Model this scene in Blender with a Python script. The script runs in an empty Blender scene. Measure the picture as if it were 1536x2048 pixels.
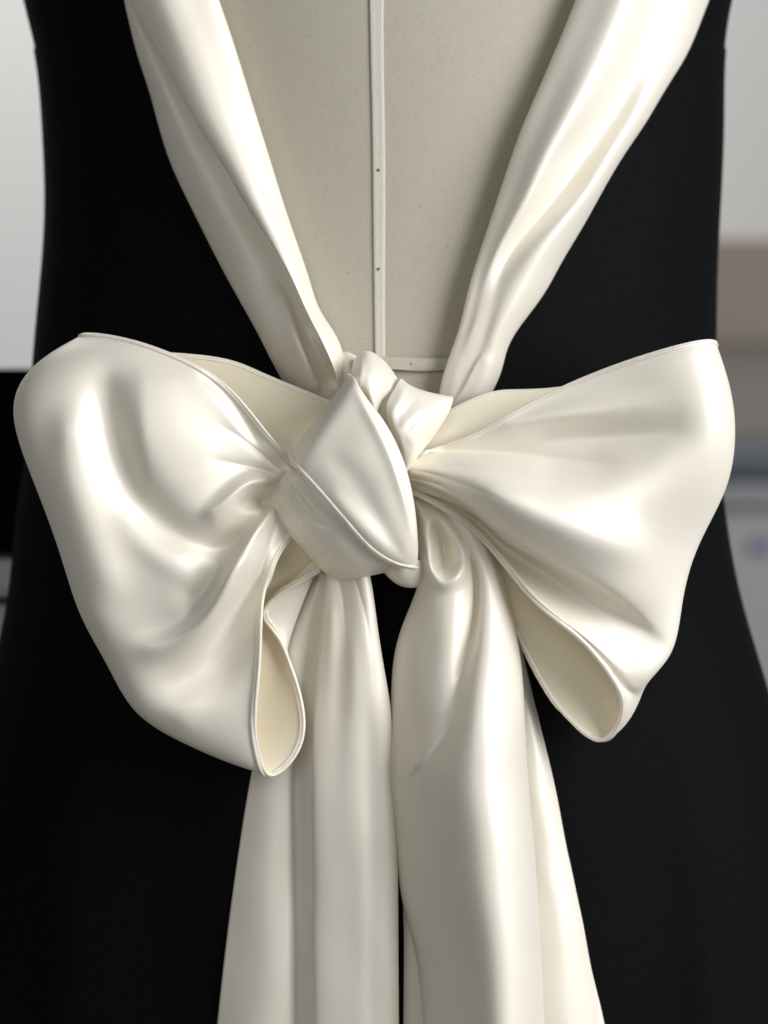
import bpy, bmesh, math
import numpy as np
from mathutils import Vector

C = bpy.context.scene
# ------------------------------------------------------------------ units
S = 0.0002          # metres per picture unit on the plane of the waist
D = 1.0             # metres from the camera to that plane


def P(p):
    """(x, y, d) -> metres; x right, y down, d = picture units towards the camera."""
    p = np.asarray(p, float)
    k = (D - p[..., 2] * S) / D
    return np.stack([(p[..., 0] - 768) * S * k, -p[..., 2] * S, (1024 - p[..., 1]) * S * k], -1)


# ------------------------------------------------------------------ camera
cam_d = bpy.data.cameras.new("camera")
cam = bpy.data.objects.new("camera", cam_d)
C.collection.objects.link(cam)
cam.location = (0, -D, 0)
cam.rotation_euler = (math.radians(90), 0, 0)
cam_d.sensor_fit = 'VERTICAL'
cam_d.sensor_height = 36
cam_d.lens = 36 * D / (2048 * S)
cam_d.clip_start = 0.02
cam_d.clip_end = 50
cam_d.dof.use_dof = True
cam_d.dof.focus_distance = D - 0.028
cam_d.dof.aperture_fstop = 5.2
C.camera = cam

# ------------------------------------------------------------------ light
w = bpy.data.worlds.new("World")
C.world = w
w.use_nodes = True
w.node_tree.nodes["Background"].inputs[0].default_value = (0.92, 0.96, 1.0, 1)
w.node_tree.nodes["Background"].inputs[1].default_value = 0.13


def area(name, loc, target, sx, sy, power, col):
    l = bpy.data.lights.new(name, 'AREA')
    l.shape = 'RECTANGLE'
    l.size, l.size_y, l.energy, l.color = sx, sy, power, col
    o = bpy.data.objects.new(name, l)
    C.collection.objects.link(o)
    o.location = loc
    o.rotation_euler = (Vector(target) - Vector(loc)).to_track_quat('-Z', 'Y').to_euler()
    return o


area("window_light", (1.22, -0.80, 0.46), (0, 0, 0), 0.9, 1.2, 31.5, (0.98, 0.985, 1.0))
area("room_light", (-0.5, -1.9, 0.5), (0, 0, 0), 1.4, 1.2, 6.8, (1.0, 0.98, 0.95))
area("wall_fill_light", (-0.5, 1.3, 1.7), (-0.4, 2.2, -0.2), 1.2, 0.8, 30, (1.0, 0.99, 0.97))  # unseen lamp added to brighten the wall behind

C.view_settings.view_transform = 'Standard'
C.view_settings.look = 'None'
C.view_settings.exposure = 0
C.view_settings.gamma = 1
C.cycles.max_bounces = 10
C.cycles.diffuse_bounces = 6
C.cycles.use_denoising = True


# ------------------------------------------------------------------ materials
def mat(name):
    m = bpy.data.materials.new(name)
    m.use_nodes = True
    nt = m.node_tree
    return m, nt, nt.nodes["Principled BSDF"]


def N(nt, t, **kw):
    n = nt.nodes.new(t)
    for k, v in kw.items():
        setattr(n, k, v)
    return n


def satin_material(name, c0, c1, rough, metal, spec):
    m, nt, b = mat(name)
    L = nt.links.new
    tc = N(nt, 'ShaderNodeUVMap', uv_map='cloth')
    # large, faint tone drift of the silk
    ns = N(nt, 'ShaderNodeTexNoise')
    ns.inputs['Scale'].default_value = 3.0
    L(tc.outputs[0], ns.inputs['Vector'])
    cr = N(nt, 'ShaderNodeValToRGB')
    cr.color_ramp.elements[0].color = (*c0, 1)
    cr.color_ramp.elements[1].color = (*c1, 1)
    L(ns.outputs[0], cr.inputs[0])
    L(cr.outputs[0], b.inputs['Base Color'])
    b.inputs['Roughness'].default_value = rough
    b.inputs['Specular IOR Level'].default_value = spec
    b.inputs['Metallic'].default_value = metal
    b.inputs['Anisotropic'].default_value = 0.35
    b.inputs['Sheen Weight'].default_value = 0.06
    # twill weave: fine diagonal threads
    mp = N(nt, 'ShaderNodeMapping')
    mp.inputs['Scale'].default_value = (0.22, 2.2, 1)
    L(tc.outputs[0], mp.inputs[0])
    wv = N(nt, 'ShaderNodeTexNoise')
    wv.inputs['Scale'].default_value = 90
    wv.inputs['Detail'].default_value = 2
    L(mp.outputs[0], wv.inputs['Vector'])
    n2 = N(nt, 'ShaderNodeTexNoise')
    n2.inputs['Scale'].default_value = 120
    n2.inputs['Detail'].default_value = 3
    L(tc.outputs[0], n2.inputs['Vector'])
    mx = N(nt, 'ShaderNodeMath', operation='ADD')
    L(wv.outputs[0], mx.inputs[0])
    L(n2.outputs[0], mx.inputs[1])
    bp = N(nt, 'ShaderNodeBump')
    bp.inputs['Strength'].default_value = 0.12
    bp.inputs['Distance'].default_value = 0.0003
    L(mx.outputs[0], bp.inputs['Height'])
    L(bp.outputs[0], b.inputs['Normal'])
    return m


def cloth_material(name, col, rough, sheen, scale, bump, specks=False, spec=0.3, var=0.05):
    m, nt, b = mat(name)
    L = nt.links.new
    tc = N(nt, 'ShaderNodeTexCoord')
    mp = N(nt, 'ShaderNodeMapping')
    mp.inputs['Scale'].default_value = (scale, scale, scale * 0.12)
    L(tc.outputs['Object'], mp.inputs[0])
    n1 = N(nt, 'ShaderNodeTexNoise')
    n1.inputs['Scale'].default_value = 1
    n1.inputs['Detail'].default_value = 3
    L(mp.outputs[0], n1.inputs['Vector'])
    mp2 = N(nt, 'ShaderNodeMapping')
    mp2.inputs['Scale'].default_value = (scale * 0.12, scale * 0.12, scale)
    L(tc.outputs['Object'], mp2.inputs[0])
    n2 = N(nt, 'ShaderNodeTexNoise')
    n2.inputs['Scale'].default_value = 1
    n2.inputs['Detail'].default_value = 3
    L(mp2.outputs[0], n2.inputs['Vector'])
    ad = N(nt, 'ShaderNodeMath', operation='ADD')
    L(n1.outputs[0], ad.inputs[0])
    L(n2.outputs[0], ad.inputs[1])
    cr = N(nt, 'ShaderNodeValToRGB')
    cr.color_ramp.elements[0].position = 0.7
    cr.color_ramp.elements[1].position = 1.3
    cr.color_ramp.elements[0].color = (*[c * (1 - var) for c in col], 1)
    cr.color_ramp.elements[1].color = (*[c * (1 + var) for c in col], 1)
    L(ad.outputs[0], cr.inputs[0])
    out = cr.outputs[0]
    if specks:
        vo = N(nt, 'ShaderNodeTexVoronoi')
        vo.inputs['Scale'].default_value = 70
        L(tc.outputs['Object'], vo.inputs['Vector'])
        lt = N(nt, 'ShaderNodeMapRange')
        lt.inputs['From Min'].default_value = 0.02
        lt.inputs['From Max'].default_value = 0.06
        lt.inputs['To Min'].default_value = 0.28
        lt.inputs['To Max'].default_value = 0.0
        L(vo.outputs['Distance'], lt.inputs['Value'])
        mi = N(nt, 'ShaderNodeMixRGB')
        mi.inputs[2].default_value = (0.16, 0.13, 0.09, 1)
        L(lt.outputs[0], mi.inputs[0])
        L(out, mi.inputs[1])
        out = mi.outputs[0]
    L(out, b.inputs['Base Color'])
    b.inputs['Roughness'].default_value = rough
    b.inputs['Sheen Weight'].default_value = sheen
    b.inputs['Sheen Roughness'].default_value = 0.4
    b.inputs['Specular IOR Level'].default_value = spec
    bp = N(nt, 'ShaderNodeBump')
    bp.inputs['Strength'].default_value = bump
    bp.inputs['Distance'].default_value = 0.0004
    L(ad.outputs[0], bp.inputs['Height'])
    L(bp.outputs[0], b.inputs['Normal'])
    return m


def plain(name, col, rough=0.6, var=0.06, scale=6, spec=0.4):
    m, nt, b = mat(name)
    L = nt.links.new
    tc = N(nt, 'ShaderNodeTexCoord')
    n1 = N(nt, 'ShaderNodeTexNoise')
    n1.inputs['Scale'].default_value = scale
    L(tc.outputs['Object'], n1.inputs['Vector'])
    cr = N(nt, 'ShaderNodeValToRGB')
    cr.color_ramp.elements[0].color = (*[c * (1 - var) for c in col], 1)
    cr.color_ramp.elements[1].color = (*[c * (1 + var) for c in col], 1)
    L(n1.outputs[0], cr.inputs[0])
    L(cr.outputs[0], b.inputs['Base Color'])
    b.inputs['Roughness'].default_value = rough
    b.inputs['Specular IOR Level'].default_value = spec
    return m


SATIN = satin_material("ivory_satin", (0.85, 0.793, 0.675), (0.875, 0.828, 0.725), 0.45, 0.13, 0.7)
REVERSE = satin_material("satin_reverse", (0.87, 0.80, 0.62), (0.89, 0.82, 0.66), 0.62, 0.0, 0.3)
HEM = SATIN
BLACK = cloth_material("black_crepe", (0.0034, 0.0036, 0.0039), 0.62, 0.004, 1900, 0.2, spec=0.03, var=0.3)
LINEN = cloth_material("beige_linen", (0.425, 0.395, 0.32), 0.85, 0.05, 2600, 0.2, specks=True, var=0.06)
TAPE = cloth_material("cotton_tape", (0.60, 0.57, 0.495), 0.85, 0.05, 1600, 0.3)
WAIST = cloth_material("linen_tape", (0.465, 0.435, 0.36), 0.85, 0.05, 1600, 0.3)
PIN = plain("dark_pin", (0.13, 0.10, 0.075), 0.4)


# ------------------------------------------------------------------ splines
def spline_matrix(t, ts):
    """natural cubic spline through knots t, evaluated at ts: a (len(ts), len(t)) matrix."""
    n = len(t)
    h = np.diff(t)
    A = np.zeros((n, n)); B = np.zeros((n, n))
    A[0, 0] = A[-1, -1] = 1
    for i in range(1, n - 1):
        A[i, i - 1], A[i, i], A[i, i + 1] = h[i - 1], 2 * (h[i - 1] + h[i]), h[i]
        B[i, i - 1] = 6 / h[i - 1]
        B[i, i + 1] = 6 / h[i]
        B[i, i] = -6 / h[i - 1] - 6 / h[i]
    Mm = np.linalg.solve(A, B)
    k = np.clip(np.searchsorted(t, ts, side='right') - 1, 0, n - 2)
    hk = h[k]
    a = (t[k + 1] - ts) / hk
    b = (ts - t[k]) / hk
    R = np.zeros((len(ts), n))
    r = np.arange(len(ts))
    R[r, k] += a
    R[r, k + 1] += b
    R += ((a ** 3 - a) * hk ** 2 / 6)[:, None] * Mm[k]
    R += ((b ** 3 - b) * hk ** 2 / 6)[:, None] * Mm[k + 1]
    return R


def knots(G, axis):
    dd = np.linalg.norm(np.diff(G, axis=axis), axis=-1)
    dd = dd.mean(axis=1 - axis) + 1e-3
    return np.concatenate([[0], np.cumsum(np.sqrt(dd))])


def curve(pts, ys):
    """x as a spline of y from (x, y) pairs."""
    pts = np.asarray(pts, float)
    return spline_matrix(pts[:, 1], np.clip(np.asarray(ys, float), pts[0, 1], pts[-1, 1])) @ pts[:, 0]


def poly(pts, n=56):
    pts = np.asarray(pts, float)
    t = knots(pts[None, :, :2], 1)
    return spline_matrix(t, np.linspace(0, t[-1], n)) @ pts


def stroke(XY, pts, mode='g'):
    """height added along a drawn line: pts = (x, y, h, wl, wr); wr is the side to the right of travel."""
    q = poly(pts)
    z0, z1 = pts[0][2] == 0, pts[-1][2] == 0
    run = np.concatenate([[0], np.cumsum(np.linalg.norm(np.diff(q[:, :2], axis=0), axis=1))])
    run /= run[-1]
    tap = np.ones(len(q))
    if z0:
        e = np.clip(run / 0.22, 0, 1); tap *= e * e * (3 - 2 * e)
    if z1:
        e = np.clip((1 - run) / 0.22, 0, 1); tap *= e * e * (3 - 2 * e)
    q[:, 2] *= tap
    a, b = q[:-1], q[1:]
    X = XY.reshape(-1, 1, 2)
    ab = (b - a)[None, :, :2]
    L2 = (ab ** 2).sum(-1) + 1e-9
    t = np.clip(((X - a[None, :, :2]) * ab).sum(-1) / L2, 0, 1)
    near = a[None, :, :2] + ab * t[..., None]
    d = np.linalg.norm(X - near, axis=-1)
    j = d.argmin(1)
    r = np.arange(len(j))
    d, t = d[r, j], t[r, j]
    v = X[:, 0] - a[j, :2]
    e = (b - a)[j, :2]
    side = e[:, 0] * v[:, 1] - e[:, 1] * v[:, 0]
    par = a[j, 2:] + (b - a)[j, 2:] * t[:, None]
    h, wl, wr = par[:, 0], np.maximum(par[:, 1], 1), np.maximum(par[:, 2], 1)
    sd = np.where(side > 0, d, -d)
    if mode == 'g':
        f = np.exp(-(sd / np.where(sd > 0, wr, wl)) ** 2)
    elif mode == 'c':       # a sharp crease
        f = np.exp(-np.abs(sd) / np.where(sd > 0, wr, wl))
    else:       # 's': abrupt rise on the right of the line, easing off over wr
        f = (0.5 + 0.5 * np.tanh(sd / wl)) * np.exp(-(np.maximum(sd, 0) / wr) ** 2)
    return (h * f).reshape(XY.shape[:2])


# ------------------------------------------------------------------ body of the dress form
BODY_L = [(30, -300), (40, -60), (52, 0), (74, 92), (92, 260), (97, 400), (93, 500), (82, 620), (72, 740), (60, 900), (42, 1020), (25, 1180), (0, 1310), (-45, 1500), (-110, 1800), (-190, 2200), (-260, 2600)]
BODY_R = [(1490, -300), (1475, -60), (1461, 0), (1446, 100), (1442, 250), (1436, 400), (1430, 520), (1427, 680), (1430, 860), (1443, 1010), (1475, 1190), (1532, 1385), (1590, 1600), (1650, 1850), (1740, 2200), (1820, 2600)]
DEPTH = 430


def body_d(x, y):
    x = np.asarray(x, float); y = np.asarray(y, float)
    l = curve(BODY_L, y.ravel()).reshape(y.shape)
    r = curve(BODY_R, y.ravel()).reshape(y.shape)
    c, h = (l + r) / 2, (r - l) / 2
    q = np.clip(((x - c) / h) ** 2, 0, 0.98)
    return -DEPTH * (1 - np.sqrt(1 - q))


# ------------------------------------------------------------------ mesh making
def link(name, me, material, parent=None):
    o = bpy.data.objects.new(name, me)
    C.collection.objects.link(o)
    if material:
        me.materials.append(material)
    if parent:
        o.parent = parent
    return o


def grid_mesh(name, W, material, parent=None, closed_u=False, thick=0.0, uv=True, flip=False):
    """W: (nu, nv, 3) metres."""
    nu, nv = W.shape[:2]
    idx = np.arange(nu * nv).reshape(nu, nv)
    if closed_u:
        idx = np.concatenate([idx, idx[:1]], 0)
    a, b, c, d = idx[:-1, :-1], idx[1:, :-1], idx[1:, 1:], idx[:-1, 1:]
    F = np.stack([a, d, c, b], -1).reshape(-1, 4)
    if thick:       # the outer face of a cloth looks towards the front on its first stretch
        q = W[: max(3, int(nu * 0.4))]
        n_ = np.cross(q[1:, :-1] - q[:-1, :-1], q[:-1, 1:] - q[:-1, :-1]).reshape(-1, 3).sum(0)
        if (n_[1] < 0) != flip:      # (u x v) points at the camera: keep that winding
            F = np.stack([a, b, c, d], -1).reshape(-1, 4)
    me = bpy.data.meshes.new(name)
    me.from_pydata(W.reshape(-1, 3).tolist(), [], F.tolist())
    me.polygons.foreach_set('use_smooth', [True] * len(me.polygons))
    if uv:
        lu = np.zeros((nu, nv)); lv = np.zeros((nu, nv))
        lu[1:] = np.cumsum(np.linalg.norm(np.diff(W, axis=0), axis=-1), 0)
        lv[:, 1:] = np.cumsum(np.linalg.norm(np.diff(W, axis=1), axis=-1), 1)
        lv -= lv[:, -1:] / 2
        UV = np.zeros((nu, nv, 2))
        UV[..., 0] = lu * 20
        UV[..., 1] = lv * 20
        UV = UV.reshape(-1, 2)
        lay = me.uv_layers.new(name='cloth')
        li = np.zeros(len(me.loops), dtype=np.int32)
        me.loops.foreach_get('vertex_index', li)
        lay.data.foreach_set('uv', UV[li].ravel())
    me.update()
    o = link(name, me, material, parent)
    if thick:
        s = o.modifiers.new('thickness', 'SOLIDIFY')
        s.thickness = thick
        s.offset = -1
        if material is SATIN:
            me.materials.append(REVERSE)
            s.material_offset = 1
    return o


def dense(G, nu, nv):
    G = np.asarray(G, float)
    ku, kv = knots(G, 0), knots(G, 1)
    Mu = spline_matrix(ku, np.linspace(0, ku[-1], nu))
    Mv = spline_matrix(kv, np.linspace(0, kv[-1], nv))
    R = np.einsum('ai,ijk->ajk', Mu, G)
    R = np.einsum('bj,ajk->abk', Mv, R)
    # parameter of each dense sample in units of the control index
    iu = np.interp(np.linspace(0, ku[-1], nu), ku, np.arange(len(ku)))
    iv = np.interp(np.linspace(0, kv[-1], nv), kv, np.arange(len(kv)))
    return R, iu, iv


def smooth_grid(A, n):
    for _ in range(n):
        A[1:-1] = 0.25 * A[:-2] + 0.5 * A[1:-1] + 0.25 * A[2:]
        A[:, 1:-1] = 0.25 * A[:, :-2] + 0.5 * A[:, 1:-1] + 0.25 * A[:, 2:]
    return A


def sheet(name, G, nu, nv, strokes=(), mask=None, rel=False, parent=None, hems=(), material=None, thick=0.0005, sm=0, amp=1.0, flip=False, crumple=1.1):
    """a cloth sheet through control grid G[u][v] = (x, y, d); strokes press folds into it."""
    R, iu, iv = dense(G, nu, nv)
    if rel:
        R[..., 2] += body_d(R[..., 0], R[..., 1]) + 6
    m = np.ones(R.shape[:2])
    if mask is not None:
        m = mask(iu[:, None], iv[None, :]) * m
    XY = R[..., :2].copy()
    dz = np.zeros(R.shape[:2])
    for s in strokes:
        dz += stroke(XY, s[1], s[0])
    if sm:
        dz = smooth_grid(dz, sm)
    R[..., 2] += dz * m * amp
    # the faint unevenness of handled cloth
    rg = np.random.default_rng(int(abs(R[0, 0, 0]) + nu))
    for a_, b_, k_ in ((7, 5, 1.0), (15, 12, 0.45)):
        z = rg.normal(0, 1, (a_, b_))
        A_ = spline_matrix(np.arange(a_) * 1.0, np.linspace(0, a_ - 1, R.shape[0]))
        B_ = spline_matrix(np.arange(b_) * 1.0, np.linspace(0, b_ - 1, R.shape[1]))
        R[..., 2] += crumple * k_ * (A_ @ z @ B_.T) * m
    W = P(R)
    o = grid_mesh(name, W, material or SATIN, parent, thick=thick, flip=flip)
    for h in hems:
        hem(W, h, o)
    return o


def hem(W, spec, parent):
    """a rolled, stitched edge along one border of the sheet."""
    side, w, r = spec
    if side == 'v0': E, I = W[:, 0], W[:, 4] - W[:, 0]
    elif side == 'v1': E, I = W[:, -1], W[:, -5] - W[:, -1]
    elif side == 'u0': E, I = W[0], W[4] - W[0]
    else: E, I = W[-1], W[-5] - W[-1]
    n = len(E)
    T = np.gradient(E, axis=0)
    T /= np.linalg.norm(T, axis=1)[:, None] + 1e-12
    I = I - T * (I * T).sum(1)[:, None]
    I = smooth_grid(I[:, None, :], 12)[:, 0] if n > 20 else I
    I /= np.linalg.norm(I, axis=1)[:, None] + 1e-12
    Nn = np.cross(T, I)
    k = 22
    th = np.arange(k) / k * 2 * math.pi
    rng = np.random.default_rng(n + int(w))
    nz = smooth_grid(rng.normal(0, 1, (n, 3, 1)), 2)[:, 1, 0]
    jit = 1 + 0.16 * nz / (np.abs(nz).max() + 1e-9)
    ring = (E[:, None] + I[:, None] * ((w * S * (0.42 + 0.5 * np.cos(th)))[None, :, None])
            + Nn[:, None] * (r * S * np.sin(th) * (1 - 0.42 * np.exp(-((np.cos(th) + 0.15) / 0.26) ** 2)))[None, :, None] * jit[:, None, None])
    return grid_mesh('hem', np.swapaxes(ring, 0, 1), HEM, parent, closed_u=True)


def thing(name, label, cat, group=None, loc=(0, 0, 0)):
    o = bpy.data.objects.new(name, None)
    o.empty_display_size = 0.02
    C.collection.objects.link(o)
    o['label'] = label; o['category'] = cat
    if group: o['group'] = group
    return o


def box_mesh(name, lo, hi, material, parent=None, bevel=0.004):
    bm = bmesh.new()
    bmesh.ops.create_cube(bm, size=1)
    for v in bm.verts:
        v.co = Vector([(lo[i] + hi[i]) / 2 + v.co[i] * (hi[i] - lo[i]) for i in range(3)])
    if bevel:
        bmesh.ops.bevel(bm, geom=bm.edges[:], offset=bevel, segments=2, affect='EDGES')
    me = bpy.data.meshes.new(name)
    bm.to_mesh(me); bm.free()
    return link(name, me, material, parent)


# ------------------------------------------------------------------ room behind
def at(px, py, Y):
    k = (D + Y) / D
    return (px - 768) * S * k, (1024 - py) * S * k


WALL = plain("painted_wall", (0.60, 0.60, 0.59), 0.8, 0.03, 2)
wall = box_mesh("wall", (-3.2, 2.3, -1.6), (3.2, 2.4, 1.9), WALL, bevel=0); wall['kind'] = 'structure'
FLOOR = plain("grey_floor", (0.33, 0.32, 0.31), 0.5, 0.08, 3)
floor = box_mesh("floor", (-3.2, -3.0, -1.66), (3.2, 2.3, -1.6), FLOOR, bevel=0); floor['kind'] = 'structure'


def place_box(name, px0, py0, px1, py1, Y0, Y1, material, parent=None, bevel=0.004):
    x0, z1 = at(px0, py0, Y0)
    x1, z0 = at(px1, py1, Y0)
    return box_mesh(name, (min(x0, x1), Y0, min(z0, z1)), (max(x0, x1), Y1, max(z0, z1)), material, parent, bevel)


# left: a black cabinet standing on a pale chest with drawers
t = thing("black_cabinet", "flat black box standing on the pale chest at the left edge, behind the bow", "cabinet")
place_box("case", -420, 737, 150, 1108, 0.24, 0.5, plain("black_lacquer", (0.0025, 0.0025, 0.003), 0.8, spec=0.04), t, 0.003)
place_box("plinth", -415, 1108, 145, 1120, 0.245, 0.49, plain("dark_plinth", (0.03, 0.03, 0.03), 0.5), t, 0.001)
t = thing("chest_of_drawers", "pale grey chest of drawers behind the dress at the left edge", "chest")
PALE = plain("pale_grey_paint", (0.50, 0.50, 0.49), 0.5, 0.03)
place_box("top", -500, 1120, 175, 1192, 0.225, 0.6, PALE, t, 0.004)
place_box("carcass", -490, 1192, 165, 2600, 0.245, 0.59, plain("gap_shade_grey", (0.12, 0.12, 0.12), 0.6), t, 0.003)  # darker than the chest: shade in the gaps put into the carcass colour
for py in (1212, 1520, 1830):
    place_box("drawer_front", -485, py, 160, py + 290, 0.23, 0.245, PALE, t, 0.004)
# right: wooden cabinet on the wall above, pale table with things below
t = thing("wall_cabinet", "brown wooden cabinet with a taupe lower half behind the dress at the right edge", "cabinet")
place_box("case", 1150, 478, 1900, 690, 1.55, 2.28, plain("brown_wood", (0.25, 0.20, 0.155), 0.5, 0.12, 4), t)
place_box("lower_panel", 1160, 690, 1880, 880, 1.56, 2.28, plain("taupe_panel", (0.25, 0.225, 0.20), 0.6, 0.1, 4), t)
t = thing("dark_fabric_roll", "dark blue-green roll of cloth lying on the pale table at the right edge", "fabric")
x0, z0 = at(1180, 925, 1.45)


def cyl_mesh(name, p0, p1, r, material, parent=None, k=24):
    p0, p1 = np.array(p0, float), np.array(p1, float)
    ax = (p1 - p0) / np.linalg.norm(p1 - p0)
    u = np.cross(ax, (0.3, 0.2, 0.9)); u /= np.linalg.norm(u)
    v = np.cross(ax, u)
    th = np.arange(k) / k * 2 * math.pi
    rr = np.cos(th)[:, None] * u + np.sin(th)[:, None] * v
    st = np.stack([p0 + rr * 0, p0 + rr * r * 0.9, p0 + ax * r * 0.12 + rr * r, p1 - ax * r * 0.12 + rr * r, p1 + rr * r * 0.9, p1 + rr * 0], 1)
    return grid_mesh(name, st, material, parent, closed_u=True, uv=False)


x1, _ = at(1900, 900, 1.45)
cyl_mesh("roll", (x0, 1.45, z0), (x1, 1.45, z0), 0.021, plain("teal_cloth", (0.10, 0.115, 0.135), 0.8), t)
cyl_mesh("core", (x0 - 0.01, 1.45, z0), (x1 + 0.01, 1.45, z0), 0.012, plain("card_tube", (0.2, 0.2, 0.22), 0.8), t)
t = thing("work_table", "pale grey table with a white front behind the dress at the right edge", "table")
place_box("table_top", 1130, 968, 2000, 1010, 1.30, 2.2, plain("table_grey", (0.30, 0.30, 0.31), 0.6), t)
place_box("front_panel", 1140, 1010, 1990, 1390, 1.33, 1.37, plain("white_panel", (0.40, 0.40, 0.395), 0.6), t)
place_box("lower_panel", 1140, 1390, 1990, 2500, 1.335, 1.375, plain("dark_panel", (0.12, 0.12, 0.118), 0.6), t)
t = thing("violet_label", "small violet sticker on the white table front at the right edge", "sticker")
place_box("card", 1505, 1075, 1580, 1108, 1.322, 1.328, plain("violet_card", (0.26, 0.245, 0.37), 0.6), t, 0.001)

# ------------------------------------------------------------------ dress form
form = thing("dress_form", "beige linen dress form inside the open neckline of the black dress", "dress form")
ys = np.concatenate([np.arange(-300, 2601, 50)])


def ring(y, th, off=0.0):
    l = curve(BODY_L, y); r = curve(BODY_R, y)
    c, h = (l + r) / 2, (r - l) / 2
    x = c[:, None] + (h[:, None] + off) * np.cos(th)
    d = -DEPTH + (DEPTH + off) * np.sin(th)
    yy = np.broadcast_to(y[:, None], x.shape)
    return np.stack([x, yy, d], -1)


th = np.linspace(0, 2 * math.pi, 120, endpoint=False)
R = ring(ys, np.broadcast_to(th, (len(ys), 120)), -4)
grid_mesh("torso", np.swapaxes(P(R), 0, 1), LINEN, form, closed_u=True)


def strip(name, G, nu, nv, off, material, parent, wob=0):
    R, iu, iv = dense(G, nu, nv)
    R[..., 2] = body_d(R[..., 0], R[..., 1]) - 4 + off + R[..., 2]
    return grid_mesh(name, P(R), material, parent, thick=0.0004)


# centre tape: slightly raised along its two edges
strip("centre_tape", [[(738, -60, 1), (741, -60, 2), (752, -60, 2), (764, -60, 2.2), (768, -60, 1)],
                      [(741, 100, 1), (744, 100, 2), (753, 100, 2), (763, 100, 2.2), (767, 100, 1)],
                      [(745, 300, 1), (748, 300, 2), (757, 300, 2), (766, 300, 2.2), (770, 300, 1)],
                      [(747, 500, 1), (750, 500, 2), (758, 500, 2), (766, 500, 2.2), (770, 500, 1)],
                      [(749, 640, 1), (752, 640, 2), (759, 640, 2), (766, 640, 2.2), (770, 640, 1)],
                      [(750, 760, 1), (753, 760, 2), (760, 760, 2), (767, 760, 2.2), (771, 760, 1)]], 60, 20, 2, TAPE, form)
strip("waist_tape", [[(620, 713, 2), (680, 713, 2), (740, 714, 2), (800, 714, 2), (850, 716, 3), (900, 715, 2), (980, 713, 2)],
                     [(620, 718, 4), (680, 718, 4), (740, 719, 5), (800, 719, 4), (850, 721, 6), (900, 720, 4), (980, 718, 4)],
                     [(620, 732, 4), (680, 732, 4), (740, 733, 5), (800, 734, 6), (850, 737, 7), (900, 734, 4), (980, 732, 4)],
                     [(620, 738, 3), (680, 738, 3), (740, 738, 4), (800, 739, 8), (850, 743, 4), (900, 739, 5), (980, 738, 3)]], 16, 80, 5, WAIST, form)


def pin(x, y, r, off):
    d = float(body_d(np.array([x]), np.array([y]))[0]) + off
    c = P((x, y, d))
    bm = bmesh.new()
    bmesh.ops.create_icosphere(bm, subdivisions=2, radius=r * S)
    for v in bm.verts:
        v.co.y *= 0.5
        v.co += Vector(c)
    me = bpy.data.meshes.new("pin_head")
    bm.to_mesh(me); bm.free()
    for p_ in me.polygons: p_.use_smooth = True
    return link("pin_head", me, PIN, form)


pin(757, 340, 3.0, 1); pin(757, 538, 3.0, 1); pin(822, 728, 3.2, 6)

# ------------------------------------------------------------------ black dress
dress = thing("black_dress", "sleeveless black dress with a deep open neckline on the dress form", "dress")
NECK_L = [(300, -300), (340, -60), (352, 0), (400, 180), (460, 330), (540, 500), (620, 680), (668, 780), (705, 860), (740, 960), (776, 1080), (778, 1300), (780, 2600)]
NECK_R = [(1330, -300), (1290, -60), (1270, 0), (1180, 180), (1100, 330), (1030, 500), (960, 680), (905, 780), (850, 860), (800, 960), (762, 1080), (762, 1300), (762, 2600)]
yd = np.unique(np.concatenate([np.arange(-300, 2601, 25), [96, 104]])).astype(float)
for side in (-1, 1):
    l = curve(BODY_L, yd); r = curve(BODY_R, yd)
    c, h = (l + r) / 2, (r - l) / 2
    off = (5 if side < 0 else 3) + np.where(yd < 98, -3.0, 0.0)
    if side < 0:
        t1 = np.arccos(np.clip((curve(NECK_L, yd) - c) / (h + off), -1, 1))
        t0 = np.full_like(t1, 1.5 * math.pi)
    else:
        t1 = np.arccos(np.clip((curve(NECK_R, yd) - c) / (h + off), -1, 1))
        t0 = np.full_like(t1, -0.5 * math.pi)
    n = 90
    thg = t0[:, None] + (t1 - t0)[:, None] * np.linspace(0, 1, n)[None]
    R = ring(yd, thg, off[:, None])
    # soft vertical drape of the skirt and a slight seam line at the armhole
    XY = R[..., :2]
    y_ = R[..., 1]
    fl = np.clip((y_ - 1000) / 700, 0, 1)
    R[..., 2] += fl * 9 * (1 + np.sin(R[..., 0] * 0.017 + side))
    R[..., 2] += stroke(XY, [(1350, 250, 0, 30, 30), (1310, 420, 5, 30, 26), (1270, 600, 6, 30, 24), (1235, 700, 0, 30, 24)])
    R[..., 2] += stroke(XY, [(200, 300, 0, 30, 30), (250, 480, 5, 30, 26), (330, 660, 0, 30, 24)])
    R[..., 2] += stroke(XY, [(1330, 1250, 0, 40, 40), (1380, 1600, 8, 46, 40), (1420, 2100, 10, 50, 44)])
    R[..., 2] += stroke(XY, [(180, 1350, 0, 40, 40), (150, 1650, 8, 46, 40), (120, 2100, 10, 50, 44)])
    if side < 0:
        R = R[:, ::-1]
    W = P(R)
    if side < 0:
        W = W[:, ::-1]
    grid_mesh("front_panel", W, BLACK, dress, thick=0.0008)

# ------------------------------------------------------------------ the satin scarf tied in a bow
bow = thing("satin_scarf", "ivory satin scarf collar tied in a large bow with hanging tails on the black dress", "scarf")

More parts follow.
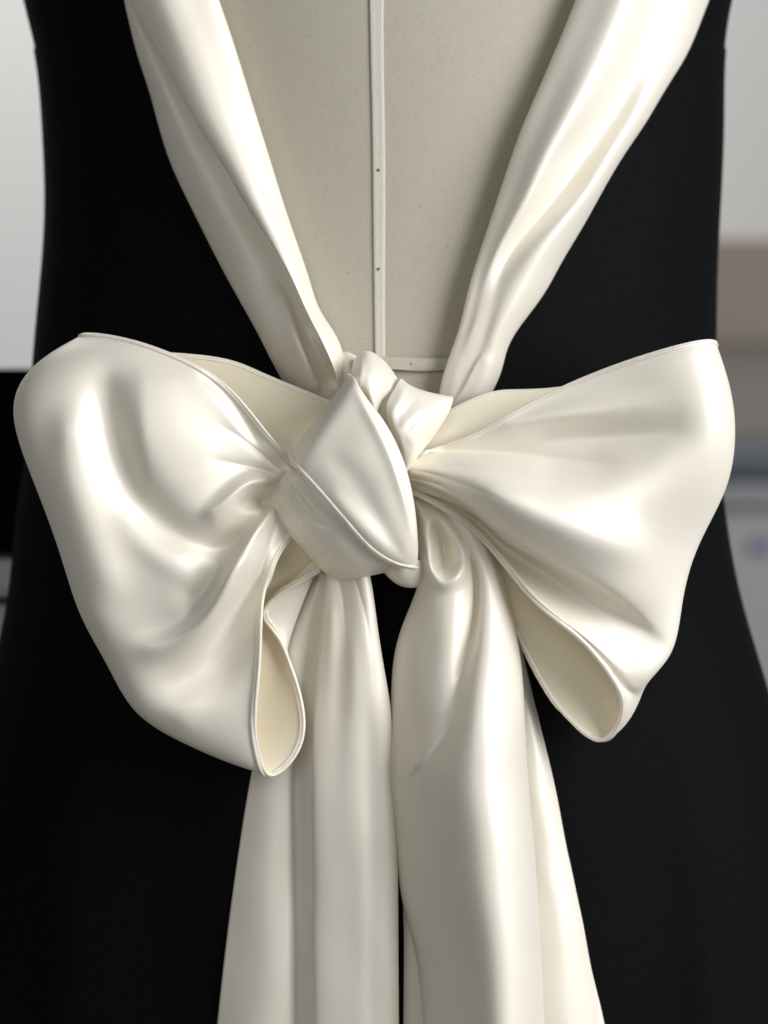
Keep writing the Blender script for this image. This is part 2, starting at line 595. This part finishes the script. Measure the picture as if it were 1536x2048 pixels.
# ---- shoulder bands
L_ = [(243, -80), (249, 0), (259, 47), (278, 121), (302, 195), (321, 266), (352, 352), (388, 426), (427, 504), (473, 590), (512, 660), (544, 723), (569, 768), (600, 815), (640, 870)]
F_ = [(226, -80), (257, 0), (286, 51), (317, 105), (356, 176), (395, 250), (442, 324), (489, 406), (532, 473), (575, 543), (614, 625), (645, 688), (664, 730), (676, 770), (684, 815), (690, 870)]
R_ = [(412, -80), (436, 0), (454, 51), (477, 121), (509, 223), (540, 320), (567, 406), (595, 488), (618, 555), (632, 602), (653, 641), (677, 680), (688, 715), (694, 750), (700, 800), (704, 870)]
G = []
for y in (-80, -20, 40, 110, 180, 250, 330, 410, 490, 560, 620, 670, 715, 755, 800, 860):
    l, f, r = (float(curve(q, [y])[0]) for q in (L_, F_, R_))
    f = max(f, l + 7)
    g = min(1, (f - l) / 60)
    k = min(1, (r - f) / 70)
    z = 10 + 14 * np.clip((y - 550) / 150, 0, 1) - 60 * np.clip((y - 700) / 150, 0, 1)
    G.append([(l + 12, y, 2), (l, y, 6 + z), (l + (f - l) * .3, y, 10 + 24 * g + z), (l + (f - l) * .68, y, 14 + 20 * g + z),
              (f + 5 * k, y, 16 + 6 * g + z), (f + 9 * k, y, 42 + 14 * g + z), (f, y, 66 + 22 * g + z), (f + (r - f) * .3, y, 66 + 32 * k + z),
              (f + (r - f) * .7, y, 56 + 14 * k + z), (r, y, 34 + z), (r - 12 * k, y, 2)])
sheet("shoulder_band", G, 220, 150, rel=True, parent=bow, crumple=0.5, strokes=[
    ('s', [(540, 540, 0, 4, 30), (580, 610, 12, 4, 30), (610, 700, 20, 4, 26), (635, 760, 16, 4, 22)]),
    ('g', [(600, 640, 0, 10, 10), (630, 700, -10, 10, 12), (660, 760, -14, 12, 12)]),
])
L_ = [(1185, -80), (1152, 0), (1131, 53), (1107, 110), (1078, 177), (1049, 244), (1016, 335), (987, 422), (958, 508), (934, 589), (915, 666), (896, 719), (882, 767), (872, 815), (860, 880)]
R_ = [(1452, -80), (1418, 0), (1394, 62), (1370, 115), (1332, 177), (1289, 249), (1250, 307), (1207, 379), (1164, 455), (1121, 527), (1083, 594), (1044, 647), (1018, 690), (1004, 738), (986, 781), (955, 830), (920, 880)]
prof = {  # y: heights at fractions across
    -80: [(0, 40), (.16, 84), (.37, 128), (.5, 112), (.64, 90), (.86, 104), (1, 50)],
    0: [(0, 40), (.16, 84), (.37, 128), (.51, 110), (.65, 88), (.86, 104), (1, 50)],
    110: [(0, 40), (.15, 80), (.36, 124), (.52, 104), (.67, 80), (.87, 98), (1, 50)],
    220: [(0, 40), (.15, 76), (.35, 118), (.53, 92), (.70, 66), (.87, 96), (1, 50)],
    310: [(0, 38), (.15, 72), (.33, 106), (.50, 76), (.67, 56), (.86, 94), (1, 48)],
    400: [(0, 36), (.14, 64), (.30, 92), (.45, 66), (.59, 51), (.82, 95), (1, 46)],
    460: [(0, 34), (.12, 58), (.25, 78), (.37, 60), (.48, 52), (.75, 94), (1, 44)],
    520: [(0, 32), (.10, 50), (.20, 64), (.29, 58), (.39, 57), (.70, 92), (1, 42)],
    590: [(0, 30), (.10, 44), (.20, 54), (.30, 60), (.42, 68), (.70, 84), (1, 40)],
    660: [(0, 28), (.12, 42), (.24, 52), (.36, 58), (.5, 64), (.72, 74), (1, 40)],
    720: [(0, 24), (.14, 38), (.28, 46), (.42, 50), (.56, 56), (.78, 62), (1, 34)],
    790: [(0, 14), (.14, 26), (.28, 34), (.42, 36), (.58, 40), (.8, 44), (1, 20)],
    860: [(0, -4), (.14, 4), (.28, 8), (.42, 10), (.58, 12), (.8, 12), (1, 0)]}
G = []
py_ = np.array(list(prof), float)
pv_ = np.array([v for v in prof.values()])
ys_ = np.linspace(-80, 860, 24)
pm_ = np.einsum('ab,bcd->acd', spline_matrix(py_, ys_), pv_)
for y, pr in zip(ys_, pm_):
    l, r = (float(curve(q, [y])[0]) for q in (L_, R_))
    row = [(l + 16, y, 4)]
    row += [(l + (r - l) * f, y, h + 6) for f, h in pr]
    row += [(r - 14, y, 6)]
    G.append(row)
sheet("shoulder_band", G, 220, 150, rel=True, parent=bow, crumple=0.5, strokes=[
    ('s', [(1300, 235, 0, 14, 60), (1215, 320, 4, 14, 60), (1135, 402, 9, 10, 60), (1068, 460, 8, 10, 55), (1011, 517, 2, 14, 44), (985, 560, 0, 12, 40)][::-1]),
    ('s', [(975, 690, 0, 5, 26), (948, 730, 7, 3, 30), (925, 775, 9, 3, 30), (905, 805, 7, 3, 24)][::-1]),
])


# ---- the two loops: out from the knot, round the turn, back behind
def loop_grid(front, back_anchor):
    n = len(front)
    G = []
    for i, row in enumerate(front):
        row = [tuple(p) for p in row]
        if len(row) == 6:
            x, y, d = row[-1]
            x4, y4, d4 = row[4]
            f = i / (n - 1)
            ax, ay = np.array(back_anchor[0]) * (1 - f) + np.array(back_anchor[1]) * f
            dx, dy = ax - x, ay - y
            L = math.hypot(dx, dy)
            row.append((x + dx / L * 26, y + dy / L * 26, d - 42))
            for q, z in ((.3, d - 62), (.62, d - 58), (1, d - 40)):
                row.append((x + dx * q, y + dy * q, max(z, 20)))
        assert len(row) == 10, len(row)
        G.append(row)
    # index [u][v]
    return [[G[v][u] for v in range(n)] for u in range(10)]


front = [
    [(612, 950, 95), (522, 849, 158), (439, 759, 160), (312, 695, 145), (215, 670, 112), (166, 669, 88), (200, 690, 62), (405, 711, 40), (530, 748, 40), (660, 800, 50)],
    [(612, 960, 95), (480, 880, 158), (370, 800, 176), (215, 745, 172), (96, 730, 140), (62, 738, 96)],
    [(606, 970, 95), (460, 912, 164), (340, 870, 188), (170, 845, 188), (58, 832, 160), (27, 825, 108)],
    [(602, 980, 95), (460, 965, 166), (350, 970, 186), (200, 975, 186), (96, 968, 168), (68, 966, 115)],
    [(600, 992, 95), (460, 1030, 178), (360, 1060, 190), (240, 1090, 184), (148, 1106, 168), (120, 1108, 115)],
    [(600, 1003, 95), (480, 1090, 182), (390, 1150, 188), (280, 1200, 178), (190, 1228, 164), (161, 1230, 112)],
    [(602, 1012, 95), (503, 1130, 180), (430, 1215, 185), (330, 1285, 172), (243, 1325, 156), (215, 1332, 108)],
    [(604, 1020, 95), (518, 1150, 172), (464, 1260, 172), (385, 1345, 162), (300, 1408, 146), (273, 1425, 102)],
    [(606, 1026, 95), (528, 1160, 166), (490, 1285, 165), (440, 1395, 154), (390, 1462, 138), (371, 1488, 100)],
    [(608, 1030, 95), (532, 1165, 163), (512, 1300, 160), (490, 1430, 150), (483, 1508, 130), (478, 1533, 98)],
    [(610, 1034, 95), (534, 1152, 164), (521, 1310, 162), (512, 1440, 150), (523, 1520, 118), (548, 1551, 95), (590, 1515, 78), (606, 1410, 66), (553, 1275, 62), (549, 1235, 66)],
]
G = loop_grid(front, ((660, 850), (650, 1120)))
for v in range(1, 11):      # the back layer gathers towards the knot
    pass
G.append([(660 - 1.0 * v + 0, 800 + 34 * v, 48 + 2 * v) if v < 10 else (640, 1145, 80) for v in range(11)])
# last but one column of the hem curls up to the knot
G[9][10] = (556, 1192, 78)


def front_mask(lim):
    def f(iu, iv):
        return np.clip((lim + 0.35 - iu) / 0.7, 0, 1) ** 1 * np.clip((iu - 0.05) / 0.5, 0, 1) + iv * 0
    return f


loop_l = sheet("bow_loop", G, 300, 240, parent=bow, mask=front_mask(4.6), sm=2, amp=1.3, hems=(('v0', 11, 3.6), ('v1', 14, 4.8)), strokes=[
    # long dark valley running down from the top and curving in to the knot
    ('g', [(470, 1088, -12, 26, 30), (400, 1084, -18, 30, 36), (330, 1052, -20, 36, 42), (280, 1000, -20, 40, 44), (244, 930, -19, 40, 38), (222, 865, -20, 42, 34), (211, 800, -19, 44, 32), (206, 670, 0, 50, 38)]),
    # belly of the upper bulge
    ('g', [(292, 690, 0, 90, 36), (292, 790, 12, 110, 34), (294, 880, 14, 110, 32), (300, 950, 11, 90, 32), (310, 1040, 0, 70, 34)]),
    # outer ridge
    ('g', [(150, 770, 0, 40, 36), (142, 830, 14, 44, 36), (138, 920, 14, 44, 40), (160, 1010, 12, 44, 44), (195, 1110, 10, 44, 44), (225, 1190, 8, 40, 40), (240, 1240, 0, 40, 40)]),
    # minor fold between
    ('g', [(235, 980, 0, 24, 24), (270, 1060, 3, 28, 26), (320, 1115, 4, 28, 26), (380, 1155, 3, 26, 24), (430, 1172, 0, 22, 22)]),
    # small rolled fold at the knot with its hollow
    ('g', [(390, 1045, 0, 18, 26), (440, 1012, 16, 16, 26), (475, 980, 26, 14, 18), (510, 962, 26, 12, 14), (550, 962, 10, 10, 12)]),
    ('g', [(470, 1022, 0, 12, 12), (495, 1008, -16, 13, 13), (525, 1003, -30, 14, 14), (552, 1008, -20, 12, 12)]),
    # pocket above the big roll
    ('g', [(350, 1240, 0, 40, 20), (410, 1180, -16, 50, 16), (450, 1112, -26, 50, 14), (490, 1062, -24, 36, 12), (530, 1026, -12, 20, 10)]),
    # the big bright roll
    ('s', [(220, 1300, 0, 24, 40), (330, 1276, 8, 16, 36), (400, 1226, 22, 8, 34), (446, 1152, 36, 4, 32), (486, 1088, 42, 3, 30), (522, 1038, 36, 3, 24), (552, 1006, 12, 3, 16)]),
    ('g', [(210, 1285, 0, 30, 30), (310, 1298, 10, 26, 26), (380, 1274, 14, 22, 22), (424, 1238, 16, 19, 19), (466, 1166, 16, 16, 16), (502, 1102, 13, 13, 13), (538, 1048, 0, 10, 10)]),
    # hollow below it
    ('g', [(250, 1370, 0, 34, 40), (330, 1370, -10, 38, 50), (420, 1325, -28, 34, 54), (468, 1240, -34, 26, 40), (500, 1180, -28, 16, 26), (545, 1085, 0, 12, 12)]),
    ('g', [(450, 1320, 0, 26, 30), (395, 1390, 4, 30, 40), (360, 1440, 5, 30, 40), (345, 1475, 0, 26, 40)]),
    # fine pulls running into the knot
    ('c', [(575, 955, -3, 5, 7), (530, 915, -6, 6, 9), (470, 868, -3, 9, 14), (410, 835, 0, 14, 20)]),
    ('c', [(575, 962, -3, 5, 6), (525, 940, -5, 6, 8), (455, 925, -3, 10, 12), (400, 915, 0, 14, 18)]),
    ('c', [(560, 1005, -4, 4, 5), (530, 1060, -6, 5, 7), (495, 1130, -3, 7, 9), (465, 1200, 0, 10, 12)]),
    ('c', [(560, 1012, -3, 4, 5), (543, 1075, -6, 4, 5), (522, 1150, -4, 6, 6), (508, 1230, 0, 8, 8)]),
    # soft shade along the top hem
    ('g', [(540, 915, 0, 10, 16), (500, 860, -12, 12, 24), (470, 815, -12, 12, 24), (430, 770, -8, 12, 24), (380, 730, 0, 12, 20)]),
])

front = [
    [(822, 908, 100), (939, 870, 140), (1077, 796, 146), (1246, 724, 175), (1388, 683, 190), (1430, 682, 130), (1400, 705, 58), (1134, 772, 40), (985, 784, 62), (845, 850, 75)],
    [(818, 910, 102), (950, 885, 138), (1085, 828, 148), (1262, 762, 182), (1414, 722, 200), (1449, 735, 130)],
    [(814, 913, 104), (950, 900, 142), (1095, 880, 152), (1280, 835, 184), (1430, 795, 200), (1465, 800, 130)],
    [(810, 920, 106), (950, 915, 158), (1105, 920, 168), (1290, 905, 188), (1433, 870, 192), (1470, 872, 125)],
    [(802, 938, 110), (950, 952, 218), (1095, 975, 228), (1262, 985, 212), (1412, 975, 168), (1451, 978, 105)],
    [(798, 952, 110), (945, 990, 218), (1080, 1040, 236), (1245, 1080, 208), (1370, 1085, 135), (1398, 1090, 88)],
    [(795, 962, 108), (948, 1025, 190), (1090, 1116, 192), (1235, 1192, 172), (1335, 1208, 122), (1365, 1205, 86)],
    [(794, 968, 100), (950, 1040, 146), (1080, 1140, 138), (1210, 1243, 130), (1310, 1300, 112), (1341, 1308, 88)],
    [(794, 972, 102), (946, 1052, 152), (1068, 1180, 150), (1195, 1288, 152), (1275, 1362, 122), (1297, 1364, 88)],
    [(794, 974, 104), (942, 1056, 156), (1060, 1190, 152), (1170, 1280, 150), (1246, 1372, 120), (1270, 1410, 84), (1235, 1462, 66), (1120, 1400, 52), (1030, 1250, 45), (900, 1060, 60)],
    [(794, 976, 106), (939, 1057, 155), (1057, 1193, 149), (1160, 1281, 154), (1227, 1363, 144), (1242, 1425, 114), (1205, 1479, 76), (1110, 1400, 60), (1040, 1275, 50), (900, 1075, 60)],
]
G = loop_grid(front, ((840, 855), (850, 1040)))
for v in range(1, 9):
    G[7][v] = (G[7][v][0], G[7][v][1], 34)
loop_r = sheet("bow_loop", G, 300, 240, parent=bow, mask=front_mask(4.6), sm=2, amp=1.6, hems=(('v0', 11, 3.6), ('v1', 15, 5.8)), strokes=[
    # the sharp crease running out from the knot: cloth below it lies over the cloth above
    ('s', [(835, 900, 6, 2, 60), (900, 904, 10, 2, 70), (980, 907, 10, 2, 80), (1060, 911, 6, 3.5, 80), (1125, 916, 0, 8, 80)]),
    ('c', [(835, 902, -8, 40, 24), (900, 905, -18, 40, 34), (980, 908, -22, 44, 44), (1060, 912, -18, 44, 50), (1125, 917, -12, 44, 50), (1280, 930, 0, 50, 60)]),
    # soft ridge and hollow in the upper fold
    ('g', [(930, 880, 0, 16, 16), (1000, 858, 5, 18, 18), (1090, 838, 8, 26, 24), (1200, 828, 7, 32, 30), (1380, 815, 0, 36, 36)]),
    ('g', [(1000, 885, 0, 20, 20), (1130, 872, -7, 28, 26), (1260, 868, -9, 40, 36), (1430, 850, 0, 40, 40)]),
    
    # fine pulls running into the knot
    ('c', [(815, 925, -3, 5, 6), (870, 926, -6, 6, 8), (960, 938, -3, 10, 14), (1060, 952, 0, 16, 20)]),
    ('c', [(815, 940, -3, 5, 6), (865, 948, -6, 6, 8), (945, 976, -3, 10, 14), (1040, 1015, 0, 16, 20)]),
    ('c', [(815, 955, -3, 4, 5), (870, 967, -5, 5, 6), (930, 1002, -3, 8, 10), (990, 1045, 0, 12, 14)]),
    ('c', [(830, 890, -3, 4, 5), (890, 882, -4, 5, 7), (960, 862, -3, 8, 10), (1030, 838, 0, 14, 14)]),
    # belly and its steep lower edge
    ('g', [(900, 955, 0, 22, 22), (1000, 1000, 10, 36, 36), (1140, 1060, 16, 48, 44), (1260, 1100, 10, 48, 40), (1340, 1120, 0, 40, 40)]),
    ('s', [(832, 966, -10, 3, 12), (904, 994, -34, 4, 28), (955, 1028, -48, 5, 40), (1000, 1075, -54, 6, 50), (1057, 1112, -50, 8, 55), (1134, 1150, -36, 9, 60), (1211, 1190, -26, 9, 55), (1287, 1245, -16, 8, 44), (1350, 1305, 0, 8, 30)]),
    # fold of the strip beside the hem
        ('g', [(1285, 1285, 0, 24, 24), (1292, 1328, 4, 26, 26), (1285, 1375, 0, 24, 24)]),
])

# ---- tails
G = []
st = {1090: [(645, 40), (650, 48), (655, 45), (672, 42), (660, 62), (690, 88), (715, 80), (726, 60), (710, 40)],
      1160: [(622, 35), (635, 48), (648, 42), (672, 42), (652, 62), (690, 92), (725, 80), (742, 58), (720, 38)],
      1250: [(575, 30), (600, 48), (630, 40), (665, 40), (643, 62), (690, 92), (732, 78), (755, 52), (735, 32)],
      1340: [(548, 26), (580, 46), (620, 36), (660, 38), (634, 62), (690, 92), (742, 72), (767, 48), (748, 28)],
      1430: [(528, 24), (570, 46), (612, 33), (655, 35), (628, 62), (690, 92), (748, 68), (776, 45), (757, 25)],
      1540: [(504, 22), (560, 48), (608, 32), (652, 35), (624, 62), (690, 95), (752, 66), (778, 42), (760, 22)],
      1690: [(479, 20), (545, 50), (605, 32), (650, 35), (624, 65), (695, 98), (752, 66), (787, 42), (768, 20)],
      1880: [(453, 20), (535, 54), (605, 34), (652, 36), (625, 68), (700, 100), (755, 68), (790, 42), (772, 20)],
      2060: [(433, 20), (530, 56), (606, 36), (655, 38), (627, 70), (705, 102), (758, 70), (791, 42), (775, 20)],
      2250: [(413, 20), (525, 58), (606, 36), (657, 40), (628, 72), (708, 104), (760, 72), (792, 42), (775, 20)]}
G = [[(x + (6 if k_ > 6 else 0) * np.interp(y, [1300, 1420], [0, 1]), y, d + e) for k_, ((x, d), e) in enumerate(zip(r, (0, -8, 0, 0, 0, -14, 14, 16, 6)))] for y, r in st.items()]
sheet("tail", G, 240, 200, parent=bow, rel=True, crumple=2.2, strokes=[
    ('c', [(672, 1140, -4, 8, 8), (684, 1190, -5, 12, 10), (690, 1260, -2, 16, 14), (694, 1420, 0, 20, 20)]),
    ('c', [(705, 1140, -4, 8, 8), (722, 1195, -5, 10, 12), (740, 1280, -3, 14, 16), (752, 1420, 0, 20, 20)]),
    ('g', [(660, 1150, 0, 8, 8), (664, 1250, 4, 12, 12), (658, 1400, 2, 16, 16), (655, 1600, 0, 16, 16)]),
    ('g', [(700, 1200, 0, 10, 10), (706, 1330, 6, 18, 18), (704, 1520, 5, 26, 26), (702, 1800, 0, 24, 24)]),
    ('g', [(735, 1350, 0, 10, 10), (740, 1500, -4, 18, 16), (742, 1750, -4, 20, 16), (744, 2100, -4, 20, 16)]),
    ('g', [(575, 1330, 0, 14, 14), (590, 1450, -9, 18, 14), (592, 1650, -9, 18, 14), (594, 2100, -8, 18, 14)]),
])

st = {950: [(800, 50), (796, 60), (800, 75), (808, 78), (814, 78), (818, 74), (824, 74), (827, 70), (830, 62), (822, 48)],
      1005: [(830, 55), (822, 80), (828, 104), (840, 106), (856, 104), (868, 98), (878, 98), (886, 92), (892, 80), (880, 58)],
      1055: [(842, 58), (832, 86), (846, 120), (870, 124), (895, 120), (914, 108), (930, 114), (944, 106), (955, 85), (940, 60)],
      1110: [(848, 54), (833, 84), (850, 124), (878, 130), (908, 128), (935, 106), (952, 118), (970, 112), (985, 82), (970, 58)],
      1160: [(855, 44), (837, 70), (858, 116), (888, 132), (922, 128), (950, 108), (966, 124), (988, 118), (1008, 80), (990, 50)],
      1250: [(825, 34), (805, 54), (838, 100), (872, 122), (912, 128), (944, 108), (966, 128), (1000, 128), (1030, 78), (1010, 46)],
      1340: [(803, 24), (785, 46), (818, 92), (852, 112), (896, 122), (925, 112), (958, 140), (1006, 142), (1044, 82), (1020, 42)],
      1440: [(798, 18), (779, 40), (808, 82), (838, 102), (872, 116), (904, 120), (950, 154), (1008, 154), (1050, 84), (1028, 40)],
      1530: [(792, 16), (771, 36), (796, 72), (822, 94), (850, 110), (882, 124), (942, 164), (1008, 164), (1055, 86), (1030, 40)],
      1600: [(798, 16), (781, 36), (804, 74), (830, 98), (858, 118), (890, 138), (950, 172), (1014, 170), (1060, 88), (1034, 40)],
      1700: [(812, 16), (792, 38), (816, 78), (842, 104), (872, 128), (906, 148), (962, 178), (1024, 174), (1069, 90), (1044, 40)],
      1800: [(824, 16), (804, 38), (828, 78), (856, 106), (886, 130), (920, 152), (974, 180), (1032, 174), (1076, 92), (1050, 40)],
      1900: [(848, 16), (829, 38), (850, 78), (876, 106), (904, 130), (936, 152), (986, 180), (1040, 174), (1082, 92), (1056, 40)],
      2060: [(865, 16), (846, 38), (866, 78), (890, 106), (918, 130), (948, 152), (996, 180), (1048, 174), (1090, 92), (1064, 40)],
      2250: [(870, 16), (850, 38), (872, 78), (898, 106), (926, 130), (956, 152), (1004, 180), (1056, 174), (1098, 92), (1070, 40)]}
G = [[(x, y, d + np.interp(y, [1150, 1450], [0, 1]) * e) for (x, d), e in zip(r, (0, 0, 2, 14, 30, 48, 60, 48, 16, 0))] for y, r in st.items()]
sheet("tail", G, 300, 190, parent=bow, rel=True, sm=1, crumple=2.2, strokes=[
    # U-shaped pocket under the knot with rolled rim
    ('g', [(862, 1030, 0, 6, 6), (880, 1070, -44, 13, 15), (889, 1105, -56, 19, 19), (890, 1130, -44, 20, 20), (890, 1160, 0, 14, 14)]),
    ('g', [(850, 1045, 0, 9, 9), (859, 1095, 12, 11, 11), (862, 1135, 15, 12, 12), (884, 1166, 10, 13, 13), (914, 1156, 14, 13, 13), (928, 1120, 16, 12, 12), (916, 1078, 12, 11, 11), (894, 1038, 0, 9, 9)]),
    # crease between the two ridges, opening into a lapped edge lower down
    ('g', [(925, 1070, 0, 6, 6), (947, 1130, -14, 6, 7), (953, 1190, -18, 7, 8), (948, 1250, -16, 8, 9), (928, 1335, -10, 12, 12), (904, 1430, 0, 14, 14)]),
    ('s', [(925, 1390, 0, 9, 50), (890, 1465, 5, 7, 60), (855, 1515, 9, 3, 60), (822, 1550, 8, 3, 50), (795, 1580, 0, 6, 40)]),
])
st = {1280: [(930, 10), (960, 22), (1000, 20), (1030, 30), (1040, 18)],
      1400: [(890, 8), (930, 22), (1000, 16), (1050, 34), (1068, 14)],
      1540: [(850, 8), (900, 22), (1000, 14), (1075, 38), (1103, 12)],
      1660: [(818, 8), (870, 22), (1010, 14), (1090, 40), (1133, 12)],
      1774: [(799, 8), (840, 26), (1010, 14), (1108, 42), (1160, 12)],
      1880: [(796, 8), (838, 26), (1010, 14), (1120, 44), (1180, 12)],
      2060: [(794, 8), (838, 26), (1020, 14), (1130, 46), (1213, 12)],
      2250: [(793, 8), (838, 26), (1020, 14), (1150, 46), (1245, 12)]}
G = [[(x, y, d) for x, d in r] for y, r in st.items()]
sheet("tail", G, 160, 90, parent=bow, rel=True)


# ---- the knot
def band(rows, prof):
    """rows: two rail points each; prof: (fraction, share of bulge)."""
    G = []
    for (a, b, bulge) in rows:
        a = np.array(a, float); b = np.array(b, float)
        r = []
        for f, q in prof:
            p = a + (b - a) * f
            p[2] += bulge * q
            r.append(tuple(p))
        G.append(r)
    return G


PROF = [(.06, -.9), (0, -.25), (.05, .3), (.2, .72), (.5, 1.0), (.8, .72), (.95, .3), (1, -.25), (.94, -.9)]
# upper back wraps
G = [[(722, 740, 50), (745, 735, 55), (770, 748, 50), (788, 770, 45)],
     [(711, 716, 80), (735, 702, 88), (768, 721, 85), (795, 757, 72)],
     [(704, 735, 118), (735, 720, 138), (765, 741, 134), (789, 767, 112)],
     [(701, 758, 138), (730, 750, 164), (757, 768, 160), (780, 785, 130)],
     [(712, 785, 150), (735, 785, 172), (752, 798, 165), (766, 804, 135)],
     [(735, 825, 150), (745, 820, 160), (752, 828, 155), (758, 832, 135)]]
sheet("knot_wrap", G, 80, 80, parent=bow, crumple=0.35, flip=True, strokes=[('g', [(716, 705, 0, 6, 6), (722, 730, 6, 8, 10), (716, 770, 6, 8, 10), (720, 800, 0, 6, 6)])])
G = [[(684, 705, 50), (698, 704, 50), (718, 716, 45)], [(684, 716, 62), (699, 714, 70), (716, 724, 60)],
     [(684, 732, 70), (698, 730, 82), (714, 738, 70)], [(688, 770, 76), (700, 770, 86), (714, 772, 75)]]
sheet("knot_wrap", G, 30, 30, parent=bow, crumple=0.35)
G = [[(812, 780, 50), (845, 805, 55), (875, 810, 50), (895, 815, 45)],
     [(803, 757, 105), (824, 772, 108), (862, 785, 96), (906, 793, 72)],
     [(789, 778, 138), (815, 795, 152), (855, 810, 142), (903, 812, 98)],
     [(775, 805, 158), (805, 828, 178), (842, 843, 168), (888, 842, 112)],
     [(775, 840, 165), (800, 865, 186), (832, 880, 172), (865, 877, 118)],
     [(790, 890, 165), (808, 905, 172), (826, 915, 160), (840, 908, 118)],
     [(805, 945, 150), (812, 945, 150), (816, 942, 140), (820, 938, 115)]]
sheet("knot_wrap", G, 110, 110, parent=bow, crumple=0.35, strokes=[
    ('g', [(815, 765, 0, 6, 6), (802, 790, 5, 10, 12), (785, 820, 5, 10, 12), (775, 850, 0, 8, 8)]),
    ('g', [(838, 782, 0, 8, 8), (822, 810, -4, 12, 13), (800, 840, -4, 12, 13), (785, 870, 0, 8, 8)]),
    ('g', [(880, 800, 0, 10, 10), (855, 835, 5, 16, 16), (832, 870, 5, 15, 15), (815, 910, 0, 9, 9)]),
    ('c', [(897, 802, -2, 4, 4), (862, 818, -2, 6, 6), (822, 852, -2, 8, 8), (790, 892, 0, 8, 8)]),
    ('c', [(885, 835, -2, 4, 4), (855, 860, -2, 6, 6), (825, 895, 0, 6, 6)]),
    ('g', [(800, 880, 0, 8, 8), (815, 890, -2, 8, 8), (812, 925, 0, 6, 6)]),
])
# lower wrap
G = band([((592, 955, 70), (580, 1005, 50), 10), ((574, 940, 128), (543, 992, 92), 12), ((584, 942, 158), (539, 1003, 112), 20), ((622, 946, 194), (547, 1024, 122), 26),
          ((658, 976, 210), (577, 1067, 130), 36), ((700, 1020, 208), (611, 1106, 126), 42), ((742, 1066, 192), (645, 1141, 116), 44),
          ((778, 1098, 172), (684, 1158, 106), 40), ((806, 1116, 150), (735, 1153, 98), 32), ((832, 1128, 128), (786, 1141, 92), 18)], PROF)
sheet("knot_wrap", G, 130, 100, parent=bow, crumple=0.35, strokes=[
    ('g', [(575, 965, 0, 8, 8), (600, 1010, -7, 10, 12), (640, 1050, -9, 12, 14), (690, 1090, 0, 12, 12)]),
    ('g', [(615, 1035, 0, 8, 8), (645, 1058, 5, 9, 9), (690, 1075, 0, 9, 9)]),
    ('c', [(546, 1000, -3, 4, 4), (590, 1050, -5, 6, 6), (640, 1097, -3, 8, 8), (710, 1128, 0, 8, 8)]),
    ('c', [(572, 950, -3, 4, 4), (620, 1012, -5, 6, 6), (670, 1062, -3, 8, 8), (730, 1102, 0, 8, 8)])])
# tuck below
G = [[(748, 1100, 100), (745, 1112, 92), (752, 1128, 72), (760, 1122, 50)],
     [(775, 1110, 118), (770, 1130, 112), (772, 1150, 84), (782, 1142, 55)],
     [(805, 1118, 126), (800, 1145, 122), (799, 1171, 90), (808, 1160, 60)],
     [(835, 1120, 122), (832, 1148, 118), (828, 1175, 88), (832, 1162, 58)],
     [(865, 1115, 100), (862, 1145, 96), (858, 1170, 72), (858, 1158, 50)]]
sheet("knot_wrap", G, 60, 50, parent=bow, crumple=0.35)
# main diagonal wrap
PROF_A = [(.06, -1.7), (0, -.2), (.04, .3), (.18, .75), (.5, 1.0), (.78, .8), (.92, .45), (1, .0)]
G = band([((722, 790, 120), (612, 922, 110), 6), ((699, 752, 162), (577, 909, 150), 10), ((706, 752, 196), (583, 922, 184), 14), ((714, 764, 216), (592, 937, 208), 17), ((732, 794, 232), (618, 966, 222), 13),
          ((766, 839, 242), (654, 1006, 232), 14), ((797, 896, 244), (691, 1048, 230), 15), ((816, 950, 234), (727, 1088, 219), 16),
          ((829, 1010, 216), (760, 1115, 204), 16), ((835, 1068, 194), (795, 1131, 184), 18), ((836, 1110, 170), (820, 1137, 164), 8), ((833, 1130, 150), (828, 1139, 150), 2)], PROF_A)
sheet("knot_wrap", G, 170, 170, parent=bow, crumple=0.35, hems=(('v1', 11, 3.2),), strokes=[
    # pleat edge close to the right border
    ('s', [(699, 752, 0, 3, 60), (730, 808, -9, 2.5, 60), (759, 860, -12, 2, 60), (783, 912, -13, 2, 60), (802, 970, -12, 2, 60), (817, 1025, -9, 2.5, 60), (828, 1090, 0, 3, 40)][::-1]),
    ('g', [(699, 752, 0, 14, 3), (730, 808, 4, 14, 3), (783, 912, 6, 16, 3), (817, 1025, 4, 12, 3), (828, 1090, 0, 10, 3)][::-1]),
    ('g', [(827, 1130, 0, 6, 6), (792, 1092, -2, 12, 12), (752, 1030, -2, 16, 16), (700, 960, 0, 20, 20)]),
    ('g', [(640, 900, 0, 16, 16), (690, 940, -4, 26, 26), (740, 1010, -5, 26, 26), (790, 1080, 0, 16, 16)]),
    ('g', [(650, 965, 0, 14, 14), (700, 1030, 5, 18, 18), (760, 1090, 5, 16, 16), (805, 1120, 0, 10, 10)]),
])
